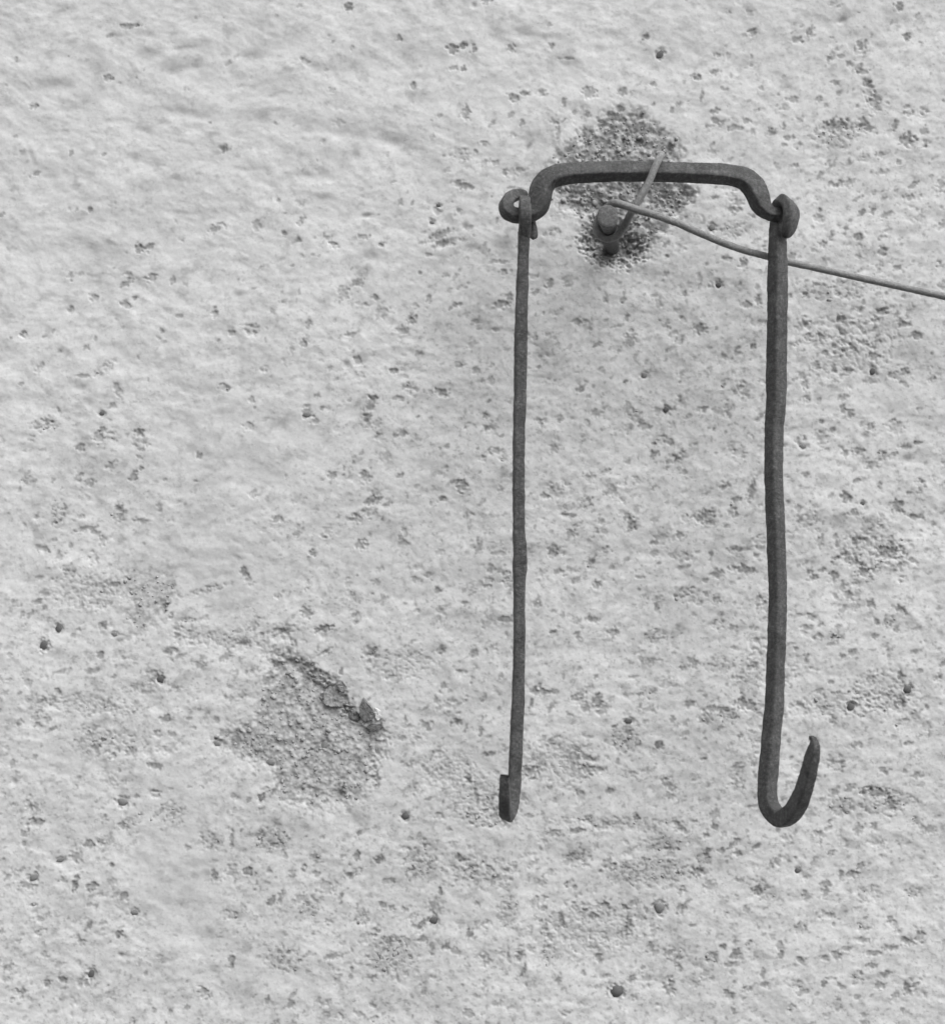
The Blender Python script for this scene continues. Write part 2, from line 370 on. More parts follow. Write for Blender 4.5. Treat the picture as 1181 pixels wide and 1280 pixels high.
# x y rx ry angle shade kind ; shade 1..9 ; kinds: s soft hollow, m mottled place, p a stone sits in it ; the low right hollow's top edge gets painted shade
MARKS = """
54 686 8 4 -15 6;47 752 8 3 25 7;56 760 3 3 0 6;73 786 5 7 0 7p;55 807 7 8 0 7p;129 781 5 4 0 8;143 793 5 4 0 6p;126 819 4 4 0 7;112 839 4 3 0 6;144 845 3 2 30 6
201 849 6.5 6.5 0 9p;72 864 4 3 0 6;208 898 7 4 0 7;305 804 7 4 0 9;221 794 3 3 0 5;352 790 6 3 0 7;164 940 6 5 0 6;120 934 5 4 0 7;113 918 5 3 40 6;272 930 5 5 0 6p
193 957 9 4 -15 7;50 889 4 2 20 5;78 839 8 2 20 5;190 840 6 2 10 5;153 1003 8 7 0 6p;46 1028 9 4 0 8;154 1032 5 5 0 6;167 1026 12 7 25 4m;112 1055 7 4 0 8;128 1055 6 2 0 5
76 1075 7 4 25 6p;43 1097 8 5 35 6p;95 1104 4 8 -15 9;115 1108 7 5 20 7;140 1081 3 3 0 8;155 1121 6 5 40 6;168 1141 6 5 0 6p;112 1156 3 7 -30 7;149 1168 5 4 0 9;114 1218 6 8 0 7p
79 1225 5 4 0 7;59 1229 5 5 0 7;102 1178 4 3 0 6;311 1090 6 5 0 8;268 1094 3 7 10 7;290 1050 2.5 8 0 7;327 998 4 5 0 6p;289 1202 3.5 8 0 8;255 1242 8 5 -30 6;334 1250 3 4 0 7
351 1121 3 8 -20 7;339 1127 3 8 -30 8;265 1051 14 12 0 6m;340 1050 20 14 0 7m;211 1018 18 13 0 5m;288 1142 12 8 0 5m;354 1199 20 15 0 6m;404 787 10 4 15 7;405 815 10 1.6 30 8;426 840 2.5 5 -15 7
467 815 8 5 30 6m;406 932 6 7 -20 5p;339 953 7 6 0 4p;326 998 4 5 0 6p;426 993 5 7 0 8;507 1020 6 6 0 7p;570 902 7 3.5 10 8;612 942 7 3 10 9;582 910 1.5 6 -25 7;601 914 2 5 -15 7
593 815 4 6 -10 7;553 812 5 4 0 6;585 972 3 5 30 7;595 994 2.5 11 10 6;446 1070 4 6 0 7;473 1075 7 4 25 9;435 1094 5 4 0 7;448 1040 2.5 3 0 8;536 998 5 1.5 20 7;540 944 1.5 5 -20 6
532 885 4 1.5 40 6;555 858 3 4 0 6;603 875 2 2 0 7;564 875 4 3 0 5;478 1131 5 3 -20 8;489 1135 3 3 0 7;507 1137 3 3 0 6;527 1155 3 6 -35 8;542 1151 7 6 0 8p;517 1158 3 2 0 6
550 1115 2 6 0 8;574 1072 8 3 -40 8;588 1088 8 10 0 7m;587 1167 4 5 -15 8;654 1212 2.5 6 -20 9;649 1195 4 5 0 6;540 1186 3 6 0 6;528 1174 5 4 0 7;486 1177 4 3 0 8;480 1187 3 3 0 7
558 1185 4 4 0 7;635 1195 2 14 5 4;417 1195 10 3 10 6;365 1245 8 2 45 6;529 1238 3 6 0 5;380 1195 3 2 0 6;440 1210 2 3 0 7;426 1120 2 4 -30 7;336 1088 3 4 0 6;526 1079 20 20 0 6m
388 1134 12 10 0 5m;452 1145 10 10 0 6m;635 1140 12 18 0 5m;489 1195 28 25 0 6m;771 1240 10 9 0 7p;789 1224 5 5 0 7;824 1135 8 9 0 5p;686 1194 11 13 0 5m;692 1041 7 4 0 7;724 1068 13 10 0 7m
795 1023 4 3 0 8;870 1091 6 5 0 8;884 1065 5 4 0 8;894 1034 4 3 0 8;879 1075 8 8 0 7m;883 1044 3 3 0 7;781 1134 3 3 0 8;857 1131 10 2 50 7;850 1137 6 5 0 6;866 1157 5 2 0 6
702 1152 3 8 20 6;682 1157 1.5 8 0 7;741 1146 5 4 0 6;730 1139 6 2.5 20 6;756 1133 5 7 0 5;785 1156 4 9 -10 6;718 1110 2.5 5 0 6;720 1038 9 3 0 7;734 1024 6 5 0 6m;810 1090 52 16 3 6m
829 1055 24 8 0 5m;847 1031 14 3 -45 6;836 1238 8 4 -40 5;749 1199 5 5 0 6;850 1194 9 7 0 5m;889 1198 8 9 0 6m;849 1210 3 4 0 6;649 1196 6 6 0 6m;729 1217 3 3 0 5;697 1224 4 5 0 6
947 1114 6 5 0 9;952 1112 16 10 -25 5m;997 1089 4.5 4.5 0 8p;986 1077 3 2.5 0 7;994 1072 2 2 0 7;917 1055 9 3 40 8;945 1059 7 2 40 6;903 1064 4 3 0 7;923 1069 4 3 0 6;1032 1106 7 4 0 7
1066 1094 7 4 0 6;1051 1093 3 5 0 6;1075 1084 4 4 0 5;1005 1117 3 3 0 6;932 1138 5 4 0 5;1000 1161 6 7 0 6m;975 1193 4 4 0 8;1001 1200 5 4 0 8;1030 1197 5 3 0 8;1044 1194 5 5 0 6
918 1194 8 4 40 8;914 1206 7 3 0 7;936 1182 5 6 0 6m;903 1184 4 3 0 8;1029 1228 3 5 -30 8;1036 1223 6 1.5 0 6;954 1230 7 2.5 0 7;910 1244 7 4 -35 6;995 1231 7 6 0 6m;1003 1240 6 3 20 6
953 1217 3 5 0 6;1105 1217 8 3 15 8;1099 1231 7 4 0 6;1133 1236 5 6 0 7;1143 1230 6 2 30 6;1130 1175 6 4 0 6;1112 1184 8 3 -10 6;1090 1191 10 3 0 5;1057 1186 7 3 0 6;1036 1144 10 2 -25 5
1112 1150 3 5 0 5;1076 1175 5 3 0 6;1080 1158 9 5 0 5m;1072 1219 8 6 0 6m;1050 1233 6 3 -30 5;1149 1171 5 8 0 6;1085 1118 14 12 0 3m;1140 1116 10 7 0 4m;1110 689 13 9 0 7;1079 715 8 6 -30 8
1075 673 8 3 0 7;1069 678 4 4 0 8;1124 708 4 3 30 7;1095 712 7 6 0 6m;1070 703 6 6 0 6;1058 699 4 6 0 6;1044 701 6 6 0 6m;1044 675 3 7 20 6;1024 677 4 6 0 5;1043 719 4 5 0 6
1012 715 4 2 0 7;1017 721 4 4 0 6;1027 713 5 2.5 0 6;1053 734 4 5 0 5;1061 744 7 4 -35 6;1088 755 5 5 0 7;1126 763 9 4 -25 7;1110 778 7 9 0 7m;1096 778 3 3 0 7;1119 787 4 3 -40 7
1093 795 4 3 0 7;1045 796 8 6 0 8m;1039 805 7 2 0 6;1026 796 3 3 0 7;1017 798 2.5 2 0 7;1065 816 6 3 20 7;1052 820 4 3 0 7;1134 862 7 6 0 7p;1125 845 4 6 20 7;1126 878 6 6 0 7
1063 884 6 7 0 7p;1110 821 2 10 10 5;1122 663 9 4 -30 5s;1146 646 10 3 -15 6;1038 853 3 2.5 30 7;1000 881 4 3 -20 6;1029 886 5 3 0 6;1013 771 4 4 0 6;998 769 10 2 5 5;1008 785 8 3 0 5
1142 815 6 2 10 6;1149 839 4 2.5 0 6;1090 685 38 22 0 3m;1010 652 16 12 0 5m;1104 1002 25 18 0 4m;1096 991 16 5 -10 7;1114 1006 8 6 -40 7;1081 989 5 4 0 7;1092 1034 4 4 0 6;1051 1010 15 10 0 6m
1021 1043 5 3 0 5;1035 1036 4 2 0 5;1134 929 5 2 0 8;1040 901 4 5 0 7;1044 953 12 10 0 4m;1051 953 3 2.5 0 7;1051 963 3 2.5 0 7;1103 963 6 3 -35 6;1130 964 3 2 0 6;1145 970 6 3 0 6
1145 1027 8 5 0 5m;1054 415 6 3 -25 8;1026 421 5 4 0 8;1010 421 4 4 0 6;1049 440 9 9 0 6m;1066 436 4 7 20 6;1081 429 8 3 -20 6;1032 442 4 3.5 0 7;1091 446 7 4 0 6;1091 464 5 6 0 7p
1020 457 4 5 0 6;1041 462 4 4.5 30 7;1055 466 6 4 30 5;1005 480 4 5 0 5;1052 497 6 4 0 5;1052 512 4 5 20 6;1062 517 4 5 20 6;1025 527 4 2 0 7;1039 538 4 3 0 8;1003 558 6 4 0 6p
1072 564 6 5 0 7;1056 567 4 4 0 6;1132 558 6 3.5 0 7;1146 554 4 2.5 0 8;1102 570 6 6 0 4m;1006 594 5 3 0 7;1069 601 4 3 0 7;1056 622 6 5 0 7;1077 629 4.5 3.5 0 7p;1067 642 6 4 0 6
1121 634 6 8 0 7;1142 646 10 3 -15 7;1145 419 6 5 0 7;1130 405 6 4 0 6;1121 469 8 5 0 6m;1131 465 5 5 30 6;1087 476 6 4 0 5;987 434 3 5 0 5;1100 390 10 3 0 6;1076 386 5 3 0 6
1050 400 5 4 0 6;997 411 4 4 0 5;1076 676 4 3 0 7;1087 534 4 4 0 5;1116 526 2 2 0 7;1135 616 3 2 0 6;1099 606 2.5 3 0 6;1060 203 3 5 -25 6;1049 228 3 4 0 6;1039 230 6 3 -20 5
995 207 3 2 0 6;1025 262 2.5 2.5 0 8;1077 265 3 6 -40 7;1090 263 3.5 4 0 7;1071 249 7 2 25 6;1107 269 7 3 25 5;1023 273 6 4 0 4;1072 297 5 4 0 8;1102 296 4 2 0 6;1037 296 2.5 7 -35 6
1028 305 4 4 0 6;1056 286 3 2 0 6;1102 315 5 5 0 6;1120 335 5 2.5 30 6;1140 232 6 3 30 6;1132 291 12 6 0 5s;913 261 4 4 0 6;922 261 4 3 0 7;922 254 7 4 0 4;941 270 2.5 2 0 8
895 247 5 2 0 8;890 284 5 6 0 6p;898 356 5 5 0 7p;947 377 3 6 0 7;933 381 6 4 0 5;908 325 5 3 0 6;928 330 5 5 0 5;1051 399 4 4 0 6;1007 404 4 3 0 6;1102 389 7 5 0 5m
916 287 14 10 0 5m;1022 365 22 10 0 6m;1060 362 18 12 0 6m;941 40 6 4 0 7;996 49 7 3.5 0 6;1076 56 8 4 30 7;1132 46 4 4 0 8;1013 38 3 6 -30 6;1035 74 3 4 0 6;1049 70 6 2 0 5
1061 80 4 3 0 6;1076 89 8 3 0 6;1083 104 5 5 0 6;1086 114 5 10 0 4;1092 129 6 10 15 5;1045 104 5 3 -20 6;1023 124 4 3 0 6;991 124 7 3 0 5;894 138 5 3 30 7;893 151 5 4 0 5
918 160 8 3 0 5;932 152 5 3 0 5;904 153 3 3 0 5;964 165 5 4 0 8;941 165 4 3 0 5;979 158 3 3 0 6;979 181 4 2 0 6;1043 158 14 7 0 6;1045 167 28 16 0 5m;1078 152 5 5 0 5
1085 160 8 4 -20 5;1118 156 4 5 20 7;1133 175 9 7 0 6;1123 203 3 3 0 6;993 207 3 2 0 6;871 96 5 3 0 7;892 90 6 3 0 6;898 68 6 2.5 0 6;876 121 2 7 -10 6;908 112 4 1.5 0 6
1038 207 4 3 0 6;1078 197 8 5 0 5m;825 67 5 8 -30 7p;804 48 6 2 45 7;808 45 3 3 0 8;689 58 3 3 0 7;709 73 9 1.5 0 6;747 62 6 4 0 6s;736 116 8 6 0 4;778 115 5 4 0 6
655 117 4 3 0 7;642 123 7 4 -15 6;704 129 2.5 6 0 5;717 141 2 3 0 6;733 143 5 3 30 6;849 130 4 3 0 7;839 137 2 5 0 5;870 96 7 3 0 6;817 130 2.5 2 0 6;816 105 4 3 0 6
692 153 5 3 -25 6;697 165 3 8 -5 5;639 144 5 2.5 35 5;676 116 5 4 -30 5;605 180 5 3 0 5;619 204 4 3 0 4;703 193 5 4 0 6;630 214 4 3 0 5;649 213 5 3 0 5;837 183 4 6 0 8
798 177 5 5 0 9;779 175 4 3 0 8;801 144 4 3 0 8;763 142 6 3 0 7;776 136 5 4 0 7;639 61 5 4 0 5;653 43 10 5 0 6s;315 70 13 6 0 9s;327 147 9 8 0 8s;394 83 9 4 -15 6s
565 62 8 5 0 6;579 58 5 4 0 8;592 62 3 4 0 7;582 142 5 9 0 5;579 231 11 4 -15 6;579 193 14 7 0 3m;595 189 2 2 0 8;555 195 2 2 0 7;548 256 4 3 0 7p;546 264 5 4 0 4
540 277 4 4 0 6p;551 292 12 4 15 7;554 301 22 3 3 5;402 246 13 5 0 9s;380 218 7 4 20 7s;356 292 4 3 0 8;348 250 3 2 0 6;379 274 3 4 0 4;454 296 7 3 0 6;476 306 2.5 2.5 0 7
568 86 6 3 0 4;579 86 4 3 0 6;516 108 4 4 0 6;499 48 3 3 0 6;437 167 50 8 -12 4s;493 180 18 8 -25 4s;384 162 8 5 0 7s;309 212 16 3 0 6s;402 217 7 5 0 6s;281 186 6 4 0 7
169 198 6 7 0 6s;174 311 4 6 0 7;186 308 8 3 20 6;113 262 3 3 0 8;227 266 14 3 -5 7s;230 142 35 5 -10 4s;183 164 12 3 -20 7s;186 67 14 7 0 8s;213 88 16 8 0 7s;245 83 7 5 0 8s
240 59 18 6 0 6s;183 42 8 5 0 6s;164 32 12 3 0 7;145 44 6 3 0 6s;71 105 22 6 0 7s;43 133 4 4 0 6;135 98 5 4 0 5;45 217 4 3 0 6;269 286 10 4 25 5;130 193 3 2 0 6
40 196 3 12 20 6s;60 221 10 3 -10 6s;299 370 6 5 -30 7s;118 372 6 4 -15 5;269 391 3 5 0 5;223 395 4 2 0 7;189 347 6 5 35 5;215 350 3 5 0 5;157 381 6 4 -30 5;169 372 3.5 2.5 0 7
160 343 5 3 0 5;88 345 3 5 0 4;321 281 5 6 0 4;88 387 3 5 0 6;128 517 5 4 0 7p;174 541 5 5 0 7;101 559 5 3.5 0 7;129 537 4 3.5 0 6;124 547 7 6 0 4;141 545 8 6 0 4m
101 484 10 4 0 8s;130 462 16 7 35 4m;104 470 7 2 0 5;137 583 5 4 0 5;177 585 2.5 3 0 7;249 570 4 4 -30 6;280 484 9 4 -15 6m;202 413 2.5 2.5 0 8;231 408 9 4 0 7s;269 390 3 6 0 5
290 416 3.5 4 0 5;313 413 9 7 0 4m;315 500 4 4 0 5;52 531 12 8 0 5m;66 533 8 5 0 5m;35 602 9 6 0 5m;175 556 10 8 0 4m;147 488 4 8 15 4;111 503 6 4 -20 6s;312 533 7 4 0 4
463 506 5 11 -30 7;384 518 7 5 15 6p;383 508 4 2.5 0 6;402 511 2.5 2.5 0 7;393 527 4 4 0 4;415 594 5 4 0 6;456 596 7 6 0 5;466 626 9 5 30 7;483 631 5 3 30 6;445 648 10 3.5 0 6
499 595 4 3 0 6;503 541 6 4 0 6;492 464 5 3.5 0 6;551 491 9 4 -30 6;576 608 6 8 -30 6;572 603 7 3 0 6;551 623 4 3 0 8;598 684 4 9 -15 6;620 564 7 4 0 5;610 535 5 3 0 7
606 520 3 4 0 8;451 681 6 6 -30 6;512 486 9 8 0 3m;315 414 8 7 0 3m;381 429 2.5 5 20 6;613 712 4 5 0 6;535 718 4 3 0 6;547 737 4 3 0 8;383 766 6 6 0 6;405 786 9 4 15 6
354 789 9 3 -20 6;632 774 9 4 0 7;625 692 10 2.5 0 5;518 725 4 3 0 5;435 723 3 2 0 5;579 753 4 2 0 7;523 444 7 5 0 6s;447 451 5 5 0 4;615 612 8 4 0 6s;439 630 14 7 0 6s
746 876 6 8 0 8;752 888 7 5 30 4;785 901 7.5 4.5 0 7p;823 931 5 4 20 9;739 774 7 3 0 8;928 712 15 4 -8 7;834 981 11 4 -45 6;853 836 4 3 0 7;822 748 7 2 20 6;821 760 3 6 20 7
851 747 8 6 0 6m;894 750 5 3 0 6;897 780 9 6 0 6m;675 865 12 4 -10 7;691 865 5 3 0 6;663 881 2.5 6 -20 8;932 881 14 6 -15 6;894 886 14 4 0 6;881 898 8 8 0 6m;910 895 12 9 0 6m
860 880 6 4 0 6;899 831 18 10 0 5m;920 847 10 2 0 5;937 835 6 3 25 5;660 965 9 7 0 6;675 962 4 2 0 6;735 947 10 3 -20 5;740 962 14 4 0 5;810 867 11 7 0 5m;781 923 18 18 0 5m
765 792 6 5 0 6;813 798 9 7 0 6m;828 798 6 2 0 7;691 792 5 5 0 7m;698 714 6 3 0 6;739 705 5 6 0 6m;746 731 5 4 0 6;719 726 5 3 0 5;952 763 8 12 0 3m;771 952 3 3 0 6
924 920 3 4 0 6;940 947 6 14 0 3m;761 989 4 4 0 6;881 726 3 3 0 6;688 928 3 4 20 6;719 873 7 3 0 6;832 512 4.5 4.5 0 8p;725 487 6 4 40 7;746 431 5 2.5 20 7;721 403 6 4 0 6
738 406 3 6 -10 6;794 520 8 9 0 5m;805 533 7 4 0 6;824 550 9 6 0 6m;817 567 4 4 0 8;843 570 4 3 0 8;910 511 7 10 0 6m;880 512 3 4 0 8;924 484 3 8 -40 7;902 480 5 5 0 5m
875 411 8 5 0 7;941 434 3 4 0 9;903 447 6 2.5 0 6;921 436 4 2 30 7;949 522 8 2.5 40 6;913 559 5 8 0 6m;939 612 4 12 -15 7;921 624 6 3 0 6;916 633 4 5 0 5m;903 609 4 3 0 7
880 645 13 6 20 7;885 652 8 4 -25 7;907 658 3 3 0 6;849 669 4 4 0 7;788 656 5 8 0 7;814 678 3 3 0 7;757 589 6 2.5 25 8;691 690 5 7 0 7;703 689 5 6 0 4m;949 675 8 6 0 5m
924 686 15 2.5 3 7;916 690 8 4 0 5m;750 651 4 3 0 7;713 666 7 4 0 6;714 644 7 2.5 0 7;738 703 4 5 0 6;733 628 9 8 0 5m;744 517 8 4 0 5;692 561 5 5 0 5;682 620 5 3.5 0 6
805 469 5 5 0 4p;781 477 2.5 2 0 8;944 694 3 2 0 7;849 498 2 4 0 7;836 553 5 4 0 6;836 578 4 3 0 5;868 556 5 2 0 6;892 536 3 3 0 6;854 590 4 2.5 0 6;686 355 4 7 -20 5
709 352 6 8 0 4m;756 375 3 3 0 6;777 375 3 3 0 6;447 354 7 4 0 7;469 372 4 3 0 7;457 381 6 2 0 6;515 400 6 4 30 7;525 341 2.5 2 0 8;535 373 3 4 0 6;571 381 6 3 0 6
365 368 6 3 0 7s;489 404 5 5 0 6s;504 419 10 5 0 7s;492 464 6 3 0 7;510 484 8 7 0 4m;468 497 5 2.5 0 8;552 490 7 4 -30 5;439 419 5 3 0 5;380 430 3 5 20 6;625 381 8 5 0 6
637 373 3 7 0 6;629 341 4 4 0 6;629 312 10 12 0 8s;535 318 4 2 0 6;460 322 14 7 0 7s;556 304 12 3 0 6;477 305 2.5 2 0 7;620 327 10 2.5 0 6;386 404 4 3 0 6;450 452 6 4 0 7s
150 643 10 9 0 6m;74 640 9 12 0 6m;70 655 8 6 0 5m;122 630 7 9 0 6s;178 652 10 3 -10 5;200 635 3 7 0 5;108 661 12 3 10 6;119 666 6 3 -30 6;86 713 9 8 0 6m;142 731 6 3 0 7
259 737 25 4 15 5m;236 775 15 3 0 5m;240 795 26 12 0 3m;300 800 34 12 0 4m;350 790 26 10 10 4m;100 880 60 10 -5 3m;130 930 40 14 5 4m;600 1000 40 26 0 3m;560 960 30 20 0 2m
600 1090 40 18 0 3m;740 1160 60 30 0 2m;1060 430 50 34 0 2m;960 830 34 30 0 2m;620 1020 30 14 0 4m;500 830 36 16 0 3m;700 950 40 26 0 3m;110 740 40 20 0 3m
780 1030 80 8 -2 3m;870 745 30 8 -10 4m;1050 880 60 14 5 3m;1100 870 40 26 0 3m;680 220 16 8 20 4m;690 290 10 6 0 5m;640 240 12 6 0 3m
"""
stones = []
for it in MARKS.replace('\n', ';').split(';'):
    f = it.split()
    if len(f) < 6: continue
    x, y, rx, ry, a = map(float, f[:5])
    sh = int(f[5][0]) / 9.0
    kd = f[5][1:]
    if kd == 's':
        stamp(x, y, rx * 1.3, ry * 1.4, a, 0.22 * min(rx, ry), sh * 0.62, kind='s')
    elif kd == 'm':
        stamp(x, y, rx * 1.1, ry * 1.1, a, 1.3, min(1, sh * 1.15), kind='m')
    else:
        stamp(x, y, rx * 0.98 + .3, ry * 0.98 + .3, a, min(4.5, 0.5 * min(rx, ry) + 0.6), min(1, sh * (0.6 if kd == 'p' else 0.92)),
              soft=0.3 if kd == 'p' else float(rng.uniform(0.22, 0.55)), warp=0.4 if kd == 'p' else 0.62)
        if kd == 'p': stones.append((x, y, rx, ry, a, sh))

# scattered small chips, thicker where the coat is coarse
def inten(x, y):
    i = min(nx - 1, int(np.searchsorted(ax, x))); j = min(ny - 1, int(np.searchsorted(ay, y)))
    return coarse[j, i]
cnt = 0
while cnt < 5200:
    x, y = rng.uniform(-400, 1580), rng.uniform(-400, 1680)
    inside = -35 < x < 1215 and -35 < y < 1310
    if not inside and rng.random() < 0.5: continue
    if rng.random() > inten(x, y) ** 1.6: continue
    r = rng.choice([1.3, 1.7, 2.2, 2.8, 3.8], p=[.34, .3, .2, .11, .05])
    if not inside: r *= 2.2
    e = rng.uniform(1.0, 2.0)
    stamp(x, y, r * e, r, rng.normal(28, 42), r * 0.5, rng.uniform(0.18, 0.62), warp=0.75, soft=float(rng.uniform(.25, .6)))
    cnt += 1
cnt = 0
while cnt < 460:
    x, y = rng.uniform(0, 1181), rng.uniform(0, 1280)
    if rng.random() > (inten(x, y) - 0.15) ** 2: continue
    a_ = rng.choice([rng.uniform(25, 60), rng.uniform(-10, 20), rng.uniform(-50, 90)])
    rx_ = rng.uniform(3, 8.5)
    stamp(x, y, rx_, rx_ * rng.uniform(.3, .95), a_, 1.8, rng.uniform(.22, .62), warp=.8, soft=float(rng.uniform(.35, .9)),
          kind=str(rng.choice(['', '', 'm'])))
    cnt += 1
cnt = 0
while cnt < 240:
    x, y = rng.uniform(-400, 1580), rng.uniform(-400, 1680)
    if 28 < x < 1152 and 28 < y < 1250 and rng.random() < .8: continue
    stamp(x, y, rng.uniform(4, 9), rng.uniform(3, 6), rng.normal(10, 30), 2.5, rng.uniform(.4, .8), warp=.5,
          kind=rng.choice(['', 'm', 's']))
    cnt += 1


def poly_sd(P, grow=0):
    P = np.array(P, dtype=np.float32)
    x0, y0 = P.min(0) - 20; x1, y1 = P.max(0) + 20
    i0, i1 = np.searchsorted(ax, [x0, x1]); j0, j1 = np.searchsorted(ay, [y0, y1])
    w_ = (slice(j0, j1), slice(i0, i1))
    x = X[w_] + 5 * N_edge[w_] + 3 * N_edge2[w_]; y = Y[w_] + 5 * N_edge2[w_] + 4 * N_edge[w_]
    d = np.full(x.shape, 1e9, dtype=np.float32); ins = np.zeros(x.shape, bool)
    for k in range(len(P)):
        a, b = P[k], P[(k + 1) % len(P)]
        e = b - a
        t = np.clip(((x - a[0]) * e[0] + (y - a[1]) * e[1]) / (e @ e), 0, 1)
        d = np.minimum(d, np.hypot(x - a[0] - t * e[0], y - a[1] - t * e[1]))
        c = ((a[1] > y) != (b[1] > y)) & (x < (b[0] - a[0]) * (y - a[1]) / (b[1] - a[1] + 1e-9) + a[0])
        ins ^= c
    return w_, np.where(ins, d, -d)


def bare(P, depth, rough, mort, dk, ledge=0.0, ldir=(1, -1), thr=0.0, edge=3.0):
    w_, sd = poly_sd(P)
    m = sstep(-edge, edge, sd + 9 * N_clump[w_] + 7 * N_speck[w_] - 0.25 * edge)
    sp = sstep(-0.25, 0.25, N_speck[w_] + thr)
    H[w_] -= m * depth
    H[w_] += m * rough * (0.85 * N_speck[w_] + 0.5 * N_fine[w_] + 0.3 * N_vf[w_] + 1.0 * N_clump[w_])
    cl = sstep(-0.35, 0.3, N_clump[w_] + 0.5 * N_b[w_] + thr)
    mortar[w_] = np.maximum(mortar[w_], m * mort * (0.35 + 0.3 * sp + 0.35 * cl))
    dirt_shade[w_] = np.maximum(dirt_shade[w_], m * dk * sstep(-0.1, 0.4, 0.75 * N_speck[w_] + 0.7 * N_clump[w_] + thr * .5))
    H[w_] -= m * rough * 1.6 * cl
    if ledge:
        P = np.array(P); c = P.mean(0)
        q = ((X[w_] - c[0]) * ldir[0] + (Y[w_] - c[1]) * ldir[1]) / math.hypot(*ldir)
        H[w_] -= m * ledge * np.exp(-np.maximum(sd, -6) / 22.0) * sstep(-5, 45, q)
        dirt_shade[w_] = np.maximum(dirt_shade[w_], m * 0.8 * np.exp(-np.abs(sd - 16) / 20) * sstep(5, 45, q) * np.clip(0.12 + 1.1 * N_speck[w_] + 0.8 * N_clump[w_] + 0.9 * N_fine[w_] + 0.4 * N_w3[w_], 0, 0.8))  # recess shadow of the ledge painted into the colour
    return w_, sd


# broken plaster low on the left
bare([(338, 826), (360, 818), (382, 828), (402, 850), (428, 858), (434, 884), (450, 898), (474, 904), (480, 930), (470, 972),
      (452, 1003), (405, 1012), (352, 1004), (338, 960), (300, 948), (270, 925), (282, 908), (318, 896), (326, 862)],
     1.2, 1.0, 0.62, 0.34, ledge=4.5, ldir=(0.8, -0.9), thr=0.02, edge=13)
for x, y, rx, ry, a, dp, sh, kd in ((378, 832, 34, 6, -22, 1.5, .75, ''), (398, 850, 30, 12, -38, 1.5, .95, 'm'), (424, 874, 30, 13, -42, 2, 1, 'm'),
                                    (440, 893, 17, 6, -42, 3.0, .8, ''), (372, 866, 30, 20, 10, 1.2, .8, 'm'), (405, 890, 34, 9, 8, 1.5, .9, 'm'),
                                    (352, 830, 12, 3, 12, 1.2, .7, ''), (466, 958, 5, 26, 12, 1.5, .8, 'm'), (452, 905, 20, 8, -30, 1.6, .7, 'm'),
                                    (300, 930, 34, 13, -8, 1.2, .8, 'm'), (345, 985, 14, 2, 55, 1.2, .7, ''), (448, 950, 3, 12, 30, 1.2, .8, '')):
    stamp(x, y, rx, ry, a, dp, sh, soft=0.5, warp=0.7, kind=kd)  # bare mottling; upper right stamps also paint the recess shadow band
# rubbed place at the left
bare([(140, 735), (158, 718), (186, 712), (214, 722), (224, 742), (210, 768), (192, 786), (168, 800), (158, 782), (160, 752)],
     0.5, 0.6, 0.50, 0.16, thr=0.0, edge=9)
# rough mortar behind the handle and around the peg
bare([(694, 200), (712, 178), (728, 156), (752, 148), (770, 136), (800, 140), (822, 160), (848, 176), (852, 204), (862, 232),
      (868, 244), (852, 268), (822, 274), (838, 292), (806, 316), (780, 326), (748, 322), (728, 302), (728, 278), (704, 262),
      (684, 246), (676, 222)],
     1.8, 1.6, 0.85, 0.62, thr=0.1, edge=15)
bare([(704, 234), (760, 232), (862, 230), (868, 246), (848, 268), (800, 262), (780, 300), (748, 300), (740, 268), (706, 256)],
     1.5, 1.0, 0.95, 0.75, thr=0.28, edge=11)
# hole the peg is driven into, the peg's shadow below it painted dark
stamp(765, 307, 31, 21, -10, 24, 0.9, soft=0.6, warp=0.3)
stamp(800, 177, 4, 4, 0, 4, 0.9)
stamp(838, 184, 4, 6, 0, 3, 0.8)

# the relief sinks into the wall's core at its far borders
edge_d = np.minimum.reduce([X - ax[0], ax[-1] - X, Y - ay[0], ay[-1] - Y])
H = H - 30 * (1 - sstep(0, 60, edge_d))
V = np.stack([(X - CX) * S, -H * S, (CY - Y) * S], -1).reshape(-1, 3)
idx = np.arange(nx * ny, dtype=np.int32).reshape(ny, nx)
F = np.stack([idx[:-1, :-1], idx[1:, :-1], idx[1:, 1:], idx[:-1, 1:]], -1).reshape(-1, 4)
wall = mesh_np('plastered_wall', V, F, M_plaster, attrs={'dirt_shade': np.clip(dirt_shade, 0, 1), 'mortar': np.clip(mortar, 0, 1), 'wear': wear})
tag(wall, 'rough whitewashed plaster wall with pits and bare mortar patches, filling the background', 'wall')


def hgt(x, y):
    i = min(nx - 1, int(np.searchsorted(ax, x))); j = min(ny - 1, int(np.searchsorted(ay, y)))
    return float(H[j, i])

x0, x1, y0, y1 = (ax[0] - CX) * S, (ax[-1] - CX) * S, (CY - ay[-1]) * S, (CY - ay[0]) * S
cv = [(x, y, z) for y in (22 * S, 0.32) for z in (y0, y1) for x in (x0, x1)]
cf = [(0, 1, 3, 2), (4, 6, 7, 5), (0, 4, 5, 1), (2, 3, 7, 6), (0, 2, 6, 4), (1, 5, 7, 3)]
mesh_np('masonry_core', cv, cf, M_grit, parent=wall, smooth=False)

